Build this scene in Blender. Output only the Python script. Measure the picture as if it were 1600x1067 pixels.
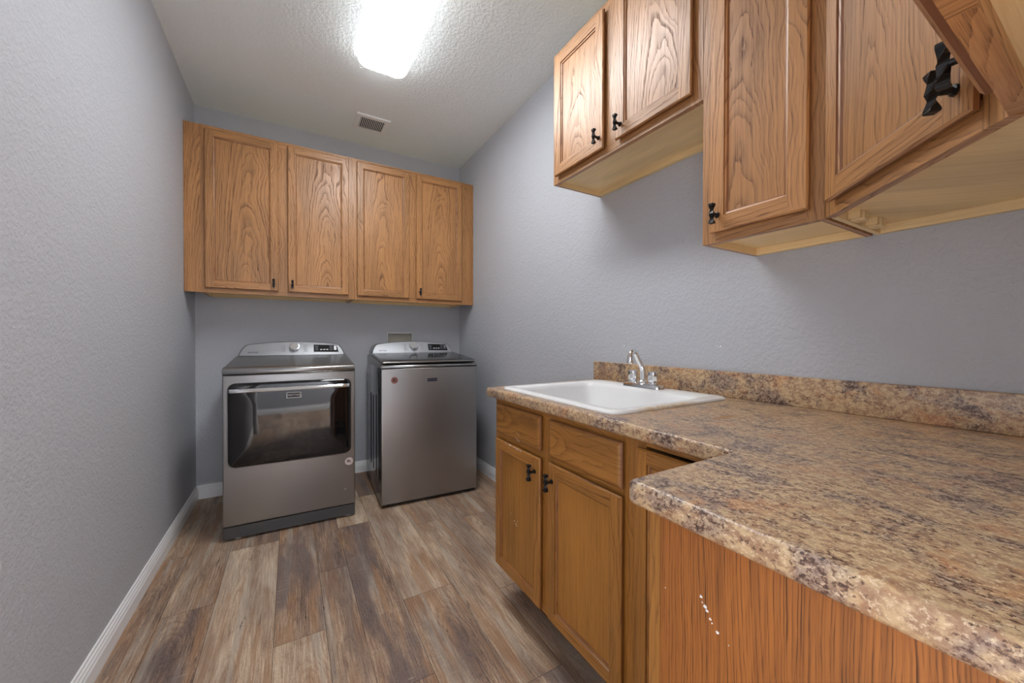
import bpy, bmesh, math, random
from mathutils import Matrix, Vector
random.seed(7)
S = bpy.context.scene
for o in list(bpy.data.objects):
    bpy.data.objects.remove(o)
COL = S.collection
PI = math.pi
R = math.radians

# ------------------------------------------------------------------ camera, light, exposure
H_CAM = 1.127
cam_d = bpy.data.cameras.new('camera')
cam_d.sensor_fit = 'HORIZONTAL'
cam_d.sensor_width = 36.0
cam_d.lens = 590.37 / 1600 * 36.0
cam_d.clip_start = 0.01
cam = bpy.data.objects.new('camera', cam_d)
COL.objects.link(cam)
yaw, pitch, roll = R(30.37), R(-0.507), R(-0.079)
fw = Vector((math.sin(yaw) * math.cos(pitch), math.cos(yaw) * math.cos(pitch), math.sin(pitch)))
rt = Vector((math.cos(yaw), -math.sin(yaw), 0))
dn = fw.cross(rt)
rt2 = rt * math.cos(roll) + dn * math.sin(roll)
dn2 = dn * math.cos(roll) - rt * math.sin(roll)
cam.matrix_world = Matrix(((rt2.x, -dn2.x, -fw.x, 0), (rt2.y, -dn2.y, -fw.y, 0), (rt2.z, -dn2.z, -fw.z, H_CAM), (0, 0, 0, 1)))
S.camera = cam

S.view_settings.view_transform = 'Standard'
S.view_settings.look = 'None'
S.view_settings.gamma = 1.0
S.view_settings.exposure = 2.05
S.view_settings.use_curve_mapping = False

S.cycles.diffuse_bounces = 10
S.cycles.max_bounces = 16
LAMP_STRENGTH = 6.2          # emission of the fluorescent diffuser
HALL_WATTS = 90.0            # fill light added in the unseen hall behind the doorway
w = bpy.data.worlds.new('world')
S.world = w
w.use_nodes = True
w.node_tree.nodes['Background'].inputs[0].default_value = (0.80, 0.86, 1.0, 1)
w.node_tree.nodes['Background'].inputs[1].default_value = 0.9

la = bpy.data.lights.new('hall_fill_light', 'AREA')  # added fill without a fixture, brightens the room off the left wall
la.shape = 'DISK'
la.size = 0.6
la.energy = HALL_WATTS
la.color = (1.0, 0.98, 0.95)
lo = bpy.data.objects.new('hall_fill_light', la)
lo.location = (1.15, -0.95, 2.70)
COL.objects.link(lo)

# ------------------------------------------------------------------ room dimensions (metres)
XL, XR, YB, ZC = -0.572, 1.395, 3.38, 2.743
YN = -0.21                   # inner face of the near wall
DOOR_X0, DOOR_X1, DOOR_Z = -0.50, 0.40, 2.06


# ------------------------------------------------------------------ node helpers
class G:
    def __init__(self, name):
        self.m = bpy.data.materials.new(name)
        self.m.use_nodes = True
        self.t = self.m.node_tree
        self.p = self.t.nodes['Principled BSDF']

    def node(self, ty, **kw):
        n = self.t.nodes.new(ty)
        for k, v in kw.items():
            setattr(n, k, v)
        return n

    def put(self, sock, v):
        if v is None:
            return
        if hasattr(v, 'is_linked'):
            self.t.links.new(v, sock)
        else:
            if isinstance(v, (tuple, list)) and len(v) == 3 and sock.type == 'RGBA':
                v = (*v, 1)
            sock.default_value = v

    def math(self, op, a, b=None, c=None, clamp=False):
        n = self.node('ShaderNodeMath', operation=op)
        n.use_clamp = clamp
        self.put(n.inputs[0], a)
        if b is not None:
            self.put(n.inputs[1], b)
        if c is not None:
            self.put(n.inputs[2], c)
        return n.outputs[0]

    def vec(self, x, y, z=0.0):
        n = self.node('ShaderNodeCombineXYZ')
        self.put(n.inputs[0], x)
        self.put(n.inputs[1], y)
        self.put(n.inputs[2], z)
        return n.outputs[0]

    def sep(self, v):
        n = self.node('ShaderNodeSeparateXYZ')
        self.put(n.inputs[0], v)
        return n.outputs

    def noise(self, v, scale=1.0, detail=2.0, rough=0.5, dist=0.0):
        n = self.node('ShaderNodeTexNoise')
        self.put(n.inputs['Vector'], v)
        n.inputs['Scale'].default_value = scale
        n.inputs['Detail'].default_value = detail
        n.inputs['Roughness'].default_value = rough
        n.inputs['Distortion'].default_value = dist
        return n.outputs[0]

    def mix(self, f, a, b, blend='MIX'):
        n = self.node('ShaderNodeMix', data_type='RGBA', blend_type=blend)
        self.put(n.inputs[0], f)
        self.put(n.inputs[6], a)
        self.put(n.inputs[7], b)
        return n.outputs[2]

    def ss(self, v, lo, hi, a=0.0, b=1.0):
        n = self.node('ShaderNodeMapRange', interpolation_type='SMOOTHSTEP')
        self.put(n.inputs[0], v)
        n.inputs[1].default_value = lo
        n.inputs[2].default_value = hi
        n.inputs[3].default_value = a
        n.inputs[4].default_value = b
        return n.outputs[0]

    def obj(self):
        return self.node('ShaderNodeTexCoord').outputs['Object']

    def uv(self):
        return self.node('ShaderNodeTexCoord').outputs['UV']

    def bump(self, h, strength, dist):
        n = self.node('ShaderNodeBump')
        n.inputs['Strength'].default_value = strength
        n.inputs['Distance'].default_value = dist
        self.put(n.inputs['Height'], h)
        self.t.links.new(n.outputs[0], self.p.inputs['Normal'])

    def set(self, **kw):
        for k, v in kw.items():
            self.put(self.p.inputs[k.replace('_', ' ')], v)
        return self.m


def srgb(r, g, b):
    f = lambda c: (c / 255 / 12.92) if c / 255 <= 0.04045 else ((c / 255 + 0.055) / 1.055) ** 2.4
    return (f(r), f(g), f(b))


def plain(name, col, rough=0.5, metal=0.0, **kw):
    g = G(name)
    return g.set(Base_Color=col, Roughness=rough, Metallic=metal, **kw)


def paint(name, col, scale, strength, rough=0.6):
    g = G(name)
    o = g.obj()
    n = g.noise(o, scale, 3, 0.55)
    n2 = g.noise(o, scale * 0.4, 2, 0.5)
    hgt = g.ss(g.math('ADD', g.math('MULTIPLY', n, 0.65), g.math('MULTIPLY', n2, 0.35)), 0.40, 0.62)
    g.bump(hgt, strength, 0.003)
    return g.set(Base_Color=col, Roughness=rough)


def wood(name, light, dark, spacing=0.0095, ringamt=1.0, rough=0.40, slope=0.085, straight=False, coat=0.35):
    g = G(name)
    uvs = g.sep(g.uv())
    u, v = uvs[0], uvs[1]
    rnd = g.node('ShaderNodeObjectInfo').outputs['Random']
    z = g.math('MULTIPLY', rnd, 37.0)
    n1 = g.noise(g.vec(g.math('MULTIPLY', u, 5.0), g.math('MULTIPLY', v, 3.0), z), 1.0, 2, 0.5)
    n2 = g.noise(g.vec(g.math('MULTIPLY', u, 34.0), g.math('MULTIPLY', v, 9.0), z), 1.0, 3, 0.55)
    n1c = g.math('SUBTRACT', n1, 0.5)
    n2c = g.math('SUBTRACT', n2, 0.5)
    if straight:
        r = g.math('ADD', g.math('ADD', u, g.math('MULTIPLY', n1c, 0.03)), g.math('MULTIPLY', n2c, 0.006))
    else:
        d = g.math('ADD', g.math('MULTIPLY_ADD', v, slope, 0.085), g.math('MULTIPLY', n1c, 0.06))
        uu = g.math('ADD', u, g.math('MULTIPLY', n1c, 0.07))
        r = g.math('SQRT', g.math('ADD', g.math('MULTIPLY', uu, uu), g.math('MULTIPLY', d, d)))
        r = g.math('ADD', r, g.math('MULTIPLY', n2c, 0.011))
    rr = g.math('DIVIDE', r, spacing)
    warp = g.noise(g.vec(g.math('MULTIPLY', rr, 0.45), z, 0.0), 1.0, 2, 0.6)
    rr = g.math('ADD', rr, g.math('MULTIPLY', warp, 3.0))
    fr = g.math('FRACT', rr)
    ring = g.math('POWER', g.math('SUBTRACT', 1.0, fr), 3.2)
    ring = g.math('MULTIPLY', ring, g.ss(fr, 0.0, 0.07))
    st = g.noise(g.vec(g.math('MULTIPLY', u, 620.0), g.math('MULTIPLY', v, 16.0), z), 1.0, 2, 0.6)
    pore = g.ss(st, 0.38, 0.66)
    fine = g.noise(g.vec(g.math('MULTIPLY', u, 170.0), g.math('MULTIPLY', v, 3.0), z), 1.0, 3, 0.6)
    amp = g.ss(g.noise(g.vec(g.math('MULTIPLY', rr, 0.8), g.math('MULTIPLY', v, 2.0), z), 1.0, 1, 0.5), 0.30, 0.62, 0.45, 1.15)
    f = g.math('MULTIPLY', g.math('MULTIPLY', ring, amp), g.math('MULTIPLY_ADD', pore, 0.65, 0.55))
    f = g.math('MULTIPLY', f, ringamt)
    f = g.math('ADD', f, g.math('MULTIPLY', pore, 0.16))
    f = g.math('ADD', f, g.ss(fine, 0.42, 0.72, 0.0, 0.28), clamp=True)
    col = g.mix(f, light, dark)
    big = g.noise(g.vec(g.math('MULTIPLY', u, 9.0), g.math('MULTIPLY', v, 1.6), z), 1.0, 2, 0.5)
    val = g.math('ADD', g.ss(big, 0.25, 0.75, 0.84, 1.12), g.math('MULTIPLY_ADD', rnd, 0.20, -0.10))
    hsv = g.node('ShaderNodeHueSaturation')
    g.put(hsv.inputs['Value'], val)
    g.put(hsv.inputs['Color'], col)
    g.bump(g.math('SUBTRACT', 1.0, f), 0.2, 0.0007)
    return g.set(Base_Color=hsv.outputs[0], Roughness=g.math('MULTIPLY_ADD', f, 0.25, rough), Coat_Weight=g.math('MULTIPLY_ADD', f, -coat, coat), Coat_Roughness=0.33)


def laminate(name):
    g = G(name)
    o = g.sep(g.obj())
    y = g.math('MULTIPLY', o[1], 0.8)
    p = g.vec(o[0], y, o[2])
    q = g.vec(g.math('ADD', o[2], 2.1), g.math('ADD', o[0], 0.7), y)
    clus = g.noise(p, 15.0, 4, 0.6, 0.5)
    clus2 = g.noise(q, 13.0, 4, 0.6, 0.5)
    mid = g.noise(q, 85.0, 4, 0.65, 0.3)
    fin = g.noise(p, 210.0, 5, 0.74, 0.2)
    fin2 = g.noise(q, 240.0, 4, 0.72, 0.2)
    col = g.mix(g.ss(mid, 0.38, 0.60), srgb(202, 174, 134), srgb(162, 127, 98))
    col = g.mix(g.ss(clus2, 0.52, 0.66, 0, 0.5), col, srgb(188, 122, 72))
    col = g.mix(g.ss(clus, 0.48, 0.62, 0, 0.62), col, srgb(146, 132, 126))
    col = g.mix(g.ss(fin2, 0.53, 0.63, 0, 0.75), col, srgb(228, 206, 172))
    th = g.math('ADD', fin, g.math('MULTIPLY', g.math('SUBTRACT', clus, 0.5), 0.55))
    th = g.math('ADD', th, g.math('MULTIPLY', g.math('SUBTRACT', mid, 0.5), 0.30))
    col = g.mix(g.ss(th, 0.535, 0.60, 0, 0.85), col, srgb(104, 72, 54))
    col = g.mix(g.ss(th, 0.60, 0.67, 0, 0.85), col, srgb(62, 48, 46))
    # the worn yellow stain beside the sink
    sx = g.math('DIVIDE', g.math('SUBTRACT', o[0], 1.02), 0.06)
    sy = g.math('DIVIDE', g.math('SUBTRACT', o[1], 0.595), 0.014)
    sr = g.math('ADD', g.math('ADD', g.math('MULTIPLY', sx, sx), g.math('MULTIPLY', sy, sy)), g.math('MULTIPLY', g.math('SUBTRACT', mid, 0.5), 3.0))
    col = g.mix(g.ss(sr, 0.2, 1.3, 0.8, 0.0), col, srgb(168, 112, 34))
    g.bump(fin, 0.06, 0.0005)
    return g.set(Base_Color=col, Roughness=0.38, Coat_Weight=0.35, Coat_Roughness=0.3)


def planks(name):
    g = G(name)
    uvs = g.sep(g.uv())
    u, v = uvs[0], uvs[1]
    at = g.node('ShaderNodeAttribute', attribute_name='plank')
    ch = g.node('ShaderNodeSeparateColor')
    g.put(ch.inputs[0], at.outputs['Color'])
    tone, seed, smudge = ch.outputs[0], ch.outputs[1], ch.outputs[2]
    z = g.math('MULTIPLY', seed, 60.0)
    wob = g.noise(g.vec(g.math('MULTIPLY', u, 5), g.math('MULTIPLY', v, 2.5), z), 1, 2, 0.5)
    wc = g.math('SUBTRACT', wob, 0.5)
    uu = g.math('ADD', u, g.math('MULTIPLY', wc, 0.05))
    dd = g.math('ADD', g.math('MULTIPLY_ADD', v, 0.03, 0.02), g.math('MULTIPLY', wc, 0.12))
    r = g.math('SQRT', g.math('ADD', g.math('MULTIPLY', uu, uu), g.math('MULTIPLY', dd, dd)))
    fr = g.math('FRACT', g.math('DIVIDE', r, 0.011))
    ring = g.math('POWER', g.math('SUBTRACT', 1.0, fr), 2.0)
    ring = g.math('MULTIPLY', ring, g.ss(fr, 0, 0.1))
    streak = g.noise(g.vec(g.math('MULTIPLY', u, 210), g.math('MULTIPLY', v, 9), z), 1, 5, 0.7)
    fine = g.noise(g.vec(g.math('MULTIPLY', u, 520), g.math('MULTIPLY', v, 90), z), 1, 4, 0.75)
    band = g.noise(g.vec(g.math('MULTIPLY', u, 26), g.math('MULTIPLY', v, 1.1), g.math('ADD', z, 13.0)), 1, 3, 0.6)
    band2 = g.noise(g.vec(g.math('MULTIPLY', u, 22), g.math('MULTIPLY', v, 1.4), g.math('ADD', z, 23.0)), 1, 3, 0.6)
    blot = g.noise(g.vec(g.math('MULTIPLY', u, 13), g.math('MULTIPLY', v, 2.6), z), 1, 3, 0.55)
    blot2 = g.noise(g.vec(g.math('MULTIPLY', u, 9), g.math('MULTIPLY', v, 2.0), g.math('ADD', z, 7.7)), 1, 3, 0.55)
    saw = g.noise(g.vec(g.math('MULTIPLY', u, 9), g.math('MULTIPLY', v, 190), z), 1, 3, 0.6)
    t = g.math('ADD', g.math('ADD', tone, 0.07), g.math('MULTIPLY', g.math('SUBTRACT', streak, 0.5), 1.1))
    t = g.math('ADD', t, g.math('MULTIPLY', g.math('SUBTRACT', fine, 0.5), 0.8))
    t = g.math('SUBTRACT', t, g.math('MULTIPLY', ring, 0.16))
    t = g.math('ADD', t, g.math('MULTIPLY', g.math('SUBTRACT', blot, 0.5), 0.8), clamp=True)
    cr = g.node('ShaderNodeValToRGB')
    e = cr.color_ramp.elements
    e[0].position, e[0].color = 0.0, (*srgb(62, 48, 42), 1)
    e[1].position, e[1].color = 1.0, (*srgb(226, 211, 190), 1)
    for pos, c in ((0.28, (118, 95, 82)), (0.52, (164, 136, 112)), (0.76, (200, 176, 150))):
        k = e.new(pos)
        k.color = (*srgb(*c), 1)
    g.put(cr.inputs[0], t)
    col = cr.outputs[0]
    col = g.mix(g.ss(band, 0.50, 0.64, 0, 0.50), col, g.mix(fine, srgb(150, 140, 130), srgb(206, 198, 184)))
    col = g.mix(g.ss(band2, 0.48, 0.62, 0, 0.65), col, g.mix(streak, srgb(120, 84, 58), srgb(190, 146, 106)))
    # weathered grey-violet smudges
    sm = g.math('MULTIPLY', g.ss(blot2, 0.42, 0.58), smudge)
    sm = g.math('MULTIPLY', sm, g.ss(fine, 0.32, 0.6, 0.45, 1.0))
    col = g.mix(g.math('MULTIPLY', sm, 0.9), col, g.mix(g.ss(fine, 0.3, 0.7), srgb(52, 44, 48), srgb(132, 116, 112)))
    # pale cross saw scuffs
    sc = g.math('MULTIPLY', g.ss(saw, 0.58, 0.70), g.ss(blot, 0.48, 0.62))
    col = g.mix(g.math('MULTIPLY', sc, 0.45), col, srgb(206, 188, 164))
    # dark cracks
    ck = g.noise(g.vec(g.math('MULTIPLY', u, 60), g.math('MULTIPLY', v, 7), g.math('ADD', z, 3.1)), 1, 3, 0.6, 0.8)
    col = g.mix(g.ss(ck, 0.66, 0.74, 0, 0.75), col, srgb(58, 46, 40))
    g.bump(g.math('ADD', streak, fine), 0.15, 0.0008)
    return g.set(Base_Color=col, Roughness=0.48)


def brushed(name, col, rough, axis=2, amt=0.06, metal=1.0):
    g = G(name)
    o = g.sep(g.obj())
    s = [g.math('MULTIPLY', o[i], 2.0 if i == axis else 500.0) for i in range(3)]
    n = g.noise(g.vec(*s), 1, 2, 0.6)
    return g.set(Base_Color=col, Metallic=metal, Roughness=g.math('MULTIPLY_ADD', n, amt * 2, rough - amt))


M = {}
M['wall'] = paint('wall_paint_grey', srgb(187, 190, 196), 95, 0.38, 0.6)
M['ceil'] = paint('ceiling_texture', srgb(238, 245, 245), 62, 0.55, 0.85)
M['trim'] = plain('white_trim_paint', srgb(242, 244, 245), 0.35)
M['floor'] = planks('vinyl_planks')
M['gap'] = plain('dark_gap', srgb(38, 30, 26), 0.8)
M['oak'] = wood('oak', srgb(190, 136, 81), srgb(98, 58, 34), ringamt=0.80, coat=0.5)
M['oak_base'] = wood('oak_golden', srgb(172, 117, 51), srgb(94, 56, 24), ringamt=0.6, slope=0.06, coat=0.2)
M['oak_base_panel'] = wood('oak_golden_panel', srgb(176, 120, 50), srgb(112, 68, 26), spacing=0.0042, ringamt=0.45, straight=True, coat=0.2)
M['oak_edge'] = wood('oak_edge_stain_shade', srgb(142, 88, 48), srgb(86, 48, 26), ringamt=0.5)  # stained profile bands, darkened further with the shade of the edges
M['oak_base_edge'] = wood('oak_golden_edge_stain_shade', srgb(136, 84, 36), srgb(78, 44, 18), ringamt=0.5)  # base fronts likewise: edge stain plus groove shade put into the colour
M['veneer'] = wood('oak_veneer_panel', srgb(168, 102, 40), srgb(64, 34, 12), spacing=0.0038, ringamt=0.85, straight=True, rough=0.45, coat=0.1)
M['maple'] = wood('maple_inside', srgb(234, 208, 158), srgb(212, 178, 122), spacing=0.02, ringamt=0.35, rough=0.5, straight=True, coat=0.1)
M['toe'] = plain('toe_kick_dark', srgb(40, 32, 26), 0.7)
M['iron'] = plain('black_iron', (0.012, 0.012, 0.013), 0.32, 0.3)
M['lam'] = laminate('granite_laminate')
M['steel'] = brushed('slate_steel', srgb(162, 161, 160), 0.38, 2)
M['steel_top'] = brushed('slate_steel_top', srgb(160, 160, 160), 0.30, 0)
M['console'] = brushed('console_silver', srgb(166, 168, 172), 0.48, 0, metal=0.7)
M['side'] = plain('slate_side_enamel', srgb(92, 94, 102), 0.10, 0.75)
M['kick'] = plain('dark_grey_kick', srgb(88, 90, 92), 0.4, 0.5)
M['black'] = plain('black_plastic', (0.01, 0.01, 0.011), 0.3)
M['glass'] = plain('smoked_glass', (0.006, 0.006, 0.007), 0.04, 0.0, IOR=1.55)
M['lid'] = plain('grey_glass_lid', srgb(58, 60, 64), 0.12, 0.35, IOR=1.8)
M['chrome'] = plain('chrome', (0.82, 0.83, 0.85), 0.07, 1.0)
M['white'] = plain('white_print', srgb(225, 226, 228), 0.4)
M['grey_print'] = plain('grey_print', srgb(110, 112, 116), 0.5)
M['faint_print'] = plain('faint_print', srgb(150, 152, 156), 0.5)
M['panel_black'] = plain('matte_black_panel', (0.008, 0.008, 0.009), 0.55, 0.0, Specular_IOR_Level=0.15)
M['navy'] = plain('navy_badge', srgb(34, 34, 58), 0.3)
M['copper'] = plain('sticker_copper', srgb(142, 92, 84), 0.45)
M['sticker'] = plain('sticker_pale', srgb(214, 200, 198), 0.45)
M['ink'] = plain('sticker_ink', srgb(48, 40, 44), 0.5)
M['vent'] = plain('vent_white', srgb(240, 240, 238), 0.45)
M['void'] = plain('dark_duct', (0.02, 0.02, 0.02), 0.9)
M['boxgrey'] = plain('outlet_box_grey', srgb(190, 186, 172), 0.6)  # one even warm grey for the inside of the box
M['foot'] = plain('foot_grey', srgb(190, 190, 186), 0.5)
M['plaster'] = plain('bare_plaster', srgb(240, 240, 240), 0.8)
M['speck'] = plain('dirt_speck', srgb(110, 110, 110), 0.9)


def sink_mat():
    g = G('sink_composite_white')
    o = g.sep(g.obj())
    nz = g.noise(g.obj(), 30, 3, 0.6)
    a = g.ss(g.math('ADD', o[1], g.math('MULTIPLY', nz, 0.012)), 0.772, 0.784, 1.0, 0.0)
    a = g.math('MULTIPLY', a, g.ss(nz, 0.30, 0.66, 0.35, 1.0))
    a = g.math('MULTIPLY', a, g.math('MULTIPLY', g.ss(o[0], 0.83, 0.93), g.ss(o[0], 1.06, 1.2, 1.0, 0.0)))
    col = g.mix(g.math('MULTIPLY', a, 0.7), srgb(238, 239, 239), srgb(206, 170, 100))
    return g.set(Base_Color=col, Roughness=0.22)


M['sink'] = sink_mat()


def lamp_mat(name, k):
    g = G(name)
    return g.set(Base_Color=(0.9, 0.9, 0.9), Roughness=0.5, Emission_Color=(0.96, 0.985, 1.0), Emission_Strength=LAMP_STRENGTH * k)


M['lamp'] = lamp_mat('lit_diffuser', 1.0)
M['lamp_rim'] = lamp_mat('dim_diffuser_rim', 0.045)


# ------------------------------------------------------------------ mesh builder
class MB:
    def __init__(self):
        self.v, self.f, self.uv, self.mi, self.mats = [], [], [], [], []

    def m(self, key):
        if key not in self.mats:
            self.mats.append(key)
        return self.mats.index(key)

    def poly(self, pts, mat, uvs=None):
        b = len(self.v)
        self.v += [tuple(p) for p in pts]
        self.f.append(list(range(b, b + len(pts))))
        self.uv.append(uvs or [(0, 0)] * len(pts))
        self.mi.append(self.m(mat))

    def wquad(self, pts, mat, grain, off=(0, 0), c=(0, 0, 0)):
        """quad whose wood grain runs along a local axis"""
        P = [Vector(p) for p in pts]
        n = (P[1] - P[0]).cross(P[2] - P[0])
        a = max(range(3), key=lambda i: abs(n[i]) * (0.3 if i == grain else 1.0))
        ua = [i for i in range(3) if i not in (a, grain)]
        ua = ua[0] if a != grain else (grain + 1) % 3
        self.poly(pts, mat, [(p[ua] - c[ua] + off[0], p[grain] - c[grain] + off[1]) for p in P])

    def box(self, x0, x1, y0, y1, z0, z1, mat, grain=2, off=None, skip=()):
        if off is None:
            off = roff()
        c = ((x0 + x1) / 2, (y0 + y1) / 2, (z0 + z1) / 2)
        q = {'-y': [(x0, y0, z0), (x1, y0, z0), (x1, y0, z1), (x0, y0, z1)],
             '+y': [(x1, y1, z0), (x0, y1, z0), (x0, y1, z1), (x1, y1, z1)],
             '-x': [(x0, y1, z0), (x0, y0, z0), (x0, y0, z1), (x0, y1, z1)],
             '+x': [(x1, y0, z0), (x1, y1, z0), (x1, y1, z1), (x1, y0, z1)],
             '+z': [(x0, y0, z1), (x1, y0, z1), (x1, y1, z1), (x0, y1, z1)],
             '-z': [(x0, y1, z0), (x1, y1, z0), (x1, y0, z0), (x0, y0, z0)]}
        for k, p in q.items():
            if k not in skip:
                self.wquad(p, mat, grain, off, c)

    def loft(self, rings, mat, cap0=False, cap1=False, closed=True):
        n = len(rings[0])
        b = len(self.v)
        for r in rings:
            self.v += [tuple(p) for p in r]
        for i in range(len(rings) - 1):
            for j in range(n if closed else n - 1):
                k = (j + 1) % n
                self.f.append([b + i * n + j, b + i * n + k, b + (i + 1) * n + k, b + (i + 1) * n + j])
                self.uv.append([(0, 0)] * 4)
                self.mi.append(self.m(mat))
        if cap0:
            self.f.append([b + j for j in range(n)][::-1])
            self.uv.append([(0, 0)] * n)
            self.mi.append(self.m(mat))
        if cap1:
            self.f.append([b + (len(rings) - 1) * n + j for j in range(n)])
            self.uv.append([(0, 0)] * n)
            self.mi.append(self.m(mat))

    def tube(self, path, rad, mat, n=12, caps=True):
        rings = []
        P = [Vector(p) for p in path]
        for i, p in enumerate(P):
            d = (P[min(i + 1, len(P) - 1)] - P[max(i - 1, 0)]).normalized()
            ref = Vector((0, 0, 1)) if abs(d.z) < 0.95 else Vector((1, 0, 0))
            if i == 0:
                a = d.cross(ref).normalized()
            else:
                a = (a - d * a.dot(d)).normalized()
            bb = d.cross(a)
            r = rad[i] if isinstance(rad, (list, tuple)) else rad
            rings.append([p + (a * math.cos(2 * PI * j / n) + bb * math.sin(2 * PI * j / n)) * r for j in range(n)])
        self.loft(rings, mat, caps, caps)

    def bm(self, bm, mat):
        b = len(self.v)
        bm.verts.index_update()
        self.v += [tuple(v.co) for v in bm.verts]
        for f in bm.faces:
            self.f.append([b + v.index for v in f.verts])
            self.uv.append([(0, 0)] * len(f.verts))
            self.mi.append(self.m(mat))
        bm.free()

    def rbox(self, x0, x1, y0, y1, z0, z1, r, mat, seg=3, only=None):
        bm = bmesh.new()
        bmesh.ops.create_cube(bm, size=1)
        for v in bm.verts:
            v.co = Vector(((x0 + x1) / 2 + v.co.x * (x1 - x0), (y0 + y1) / 2 + v.co.y * (y1 - y0), (z0 + z1) / 2 + v.co.z * (z1 - z0)))
        ed = [e for e in bm.edges if only is None or only(e)]
        bmesh.ops.bevel(bm, geom=ed, offset=r, segments=seg, affect='EDGES', profile=0.5)
        self.bm(bm, mat)

    def build(self, name, parent=None, smooth=False, loc=(0, 0, 0), fix=True):
        me = bpy.data.meshes.new(name)
        me.from_pydata(self.v, [], self.f)
        ul = me.uv_layers.new(name='UVMap')
        i = 0
        for u in self.uv:
            for q in u:
                ul.data[i].uv = q
                i += 1
        for k in self.mats:
            me.materials.append(M[k])
        me.polygons.foreach_set('material_index', self.mi)
        me.validate()
        if fix:
            bm = bmesh.new()
            bm.from_mesh(me)
            bmesh.ops.recalc_face_normals(bm, faces=bm.faces)
            bm.to_mesh(me)
            bm.free()
        if smooth:
            bm = bmesh.new()
            bm.from_mesh(me)
            bmesh.ops.remove_doubles(bm, verts=bm.verts, dist=1e-5)
            bm.to_mesh(me)
            bm.free()
            me.shade_smooth()
            me.set_sharp_from_angle(angle=R(38))
        o = bpy.data.objects.new(name, me)
        COL.objects.link(o)
        o.location = loc
        if parent:
            o.parent = parent
        return o


def roff(span=0.05):
    return (random.uniform(-span, span), random.uniform(-0.25, 0.25))


def soff():
    """offset for narrow boards: away from the centre of the growth rings"""
    return (random.choice((-1, 1)) * random.uniform(0.05, 0.11), random.uniform(-0.3, 0.3))


def rrect(x0, x1, y0, y1, r, z, n=6):
    pts = []
    for cx, cy, a0 in ((x1 - r, y1 - r, 0), (x0 + r, y1 - r, 90), (x0 + r, y0 + r, 180), (x1 - r, y0 + r, 270)):
        for i in range(n + 1):
            a = R(a0 + 90 * i / n)
            pts.append((cx + r * math.cos(a), cy + r * math.sin(a), z))
    return pts


def thing(name, label, cat, loc=(0, 0, 0), rz=0.0, group=None):
    o = bpy.data.objects.new(name, None)
    o.empty_display_size = 0.1
    COL.objects.link(o)
    o.location = loc
    o.rotation_euler = (0, 0, rz)
    tag(o, label, cat, group)
    return o


def tag(o, label, cat, group=None):
    o['label'] = label
    o['category'] = cat
    if group:
        o['group'] = group
    return o


def struct(o):
    o['kind'] = 'structure'
    return o


def text_mesh(body, size, name, mat, parent, matrix):
    cu = bpy.data.curves.new(name + '_curve', 'FONT')
    cu.body = body
    cu.size = size
    cu.align_x = 'CENTER'
    cu.align_y = 'CENTER'
    cu.extrude = 0.0004
    tmp = bpy.data.objects.new(name + '_tmp', cu)
    COL.objects.link(tmp)
    dg = bpy.context.evaluated_depsgraph_get()
    me = bpy.data.meshes.new_from_object(tmp.evaluated_get(dg))
    bpy.data.objects.remove(tmp)
    me.materials.clear()
    me.materials.append(M[mat])
    me.transform(matrix)
    me.name = name
    o = bpy.data.objects.new(name, me)
    COL.objects.link(o)
    o.parent = parent
    return o


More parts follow.
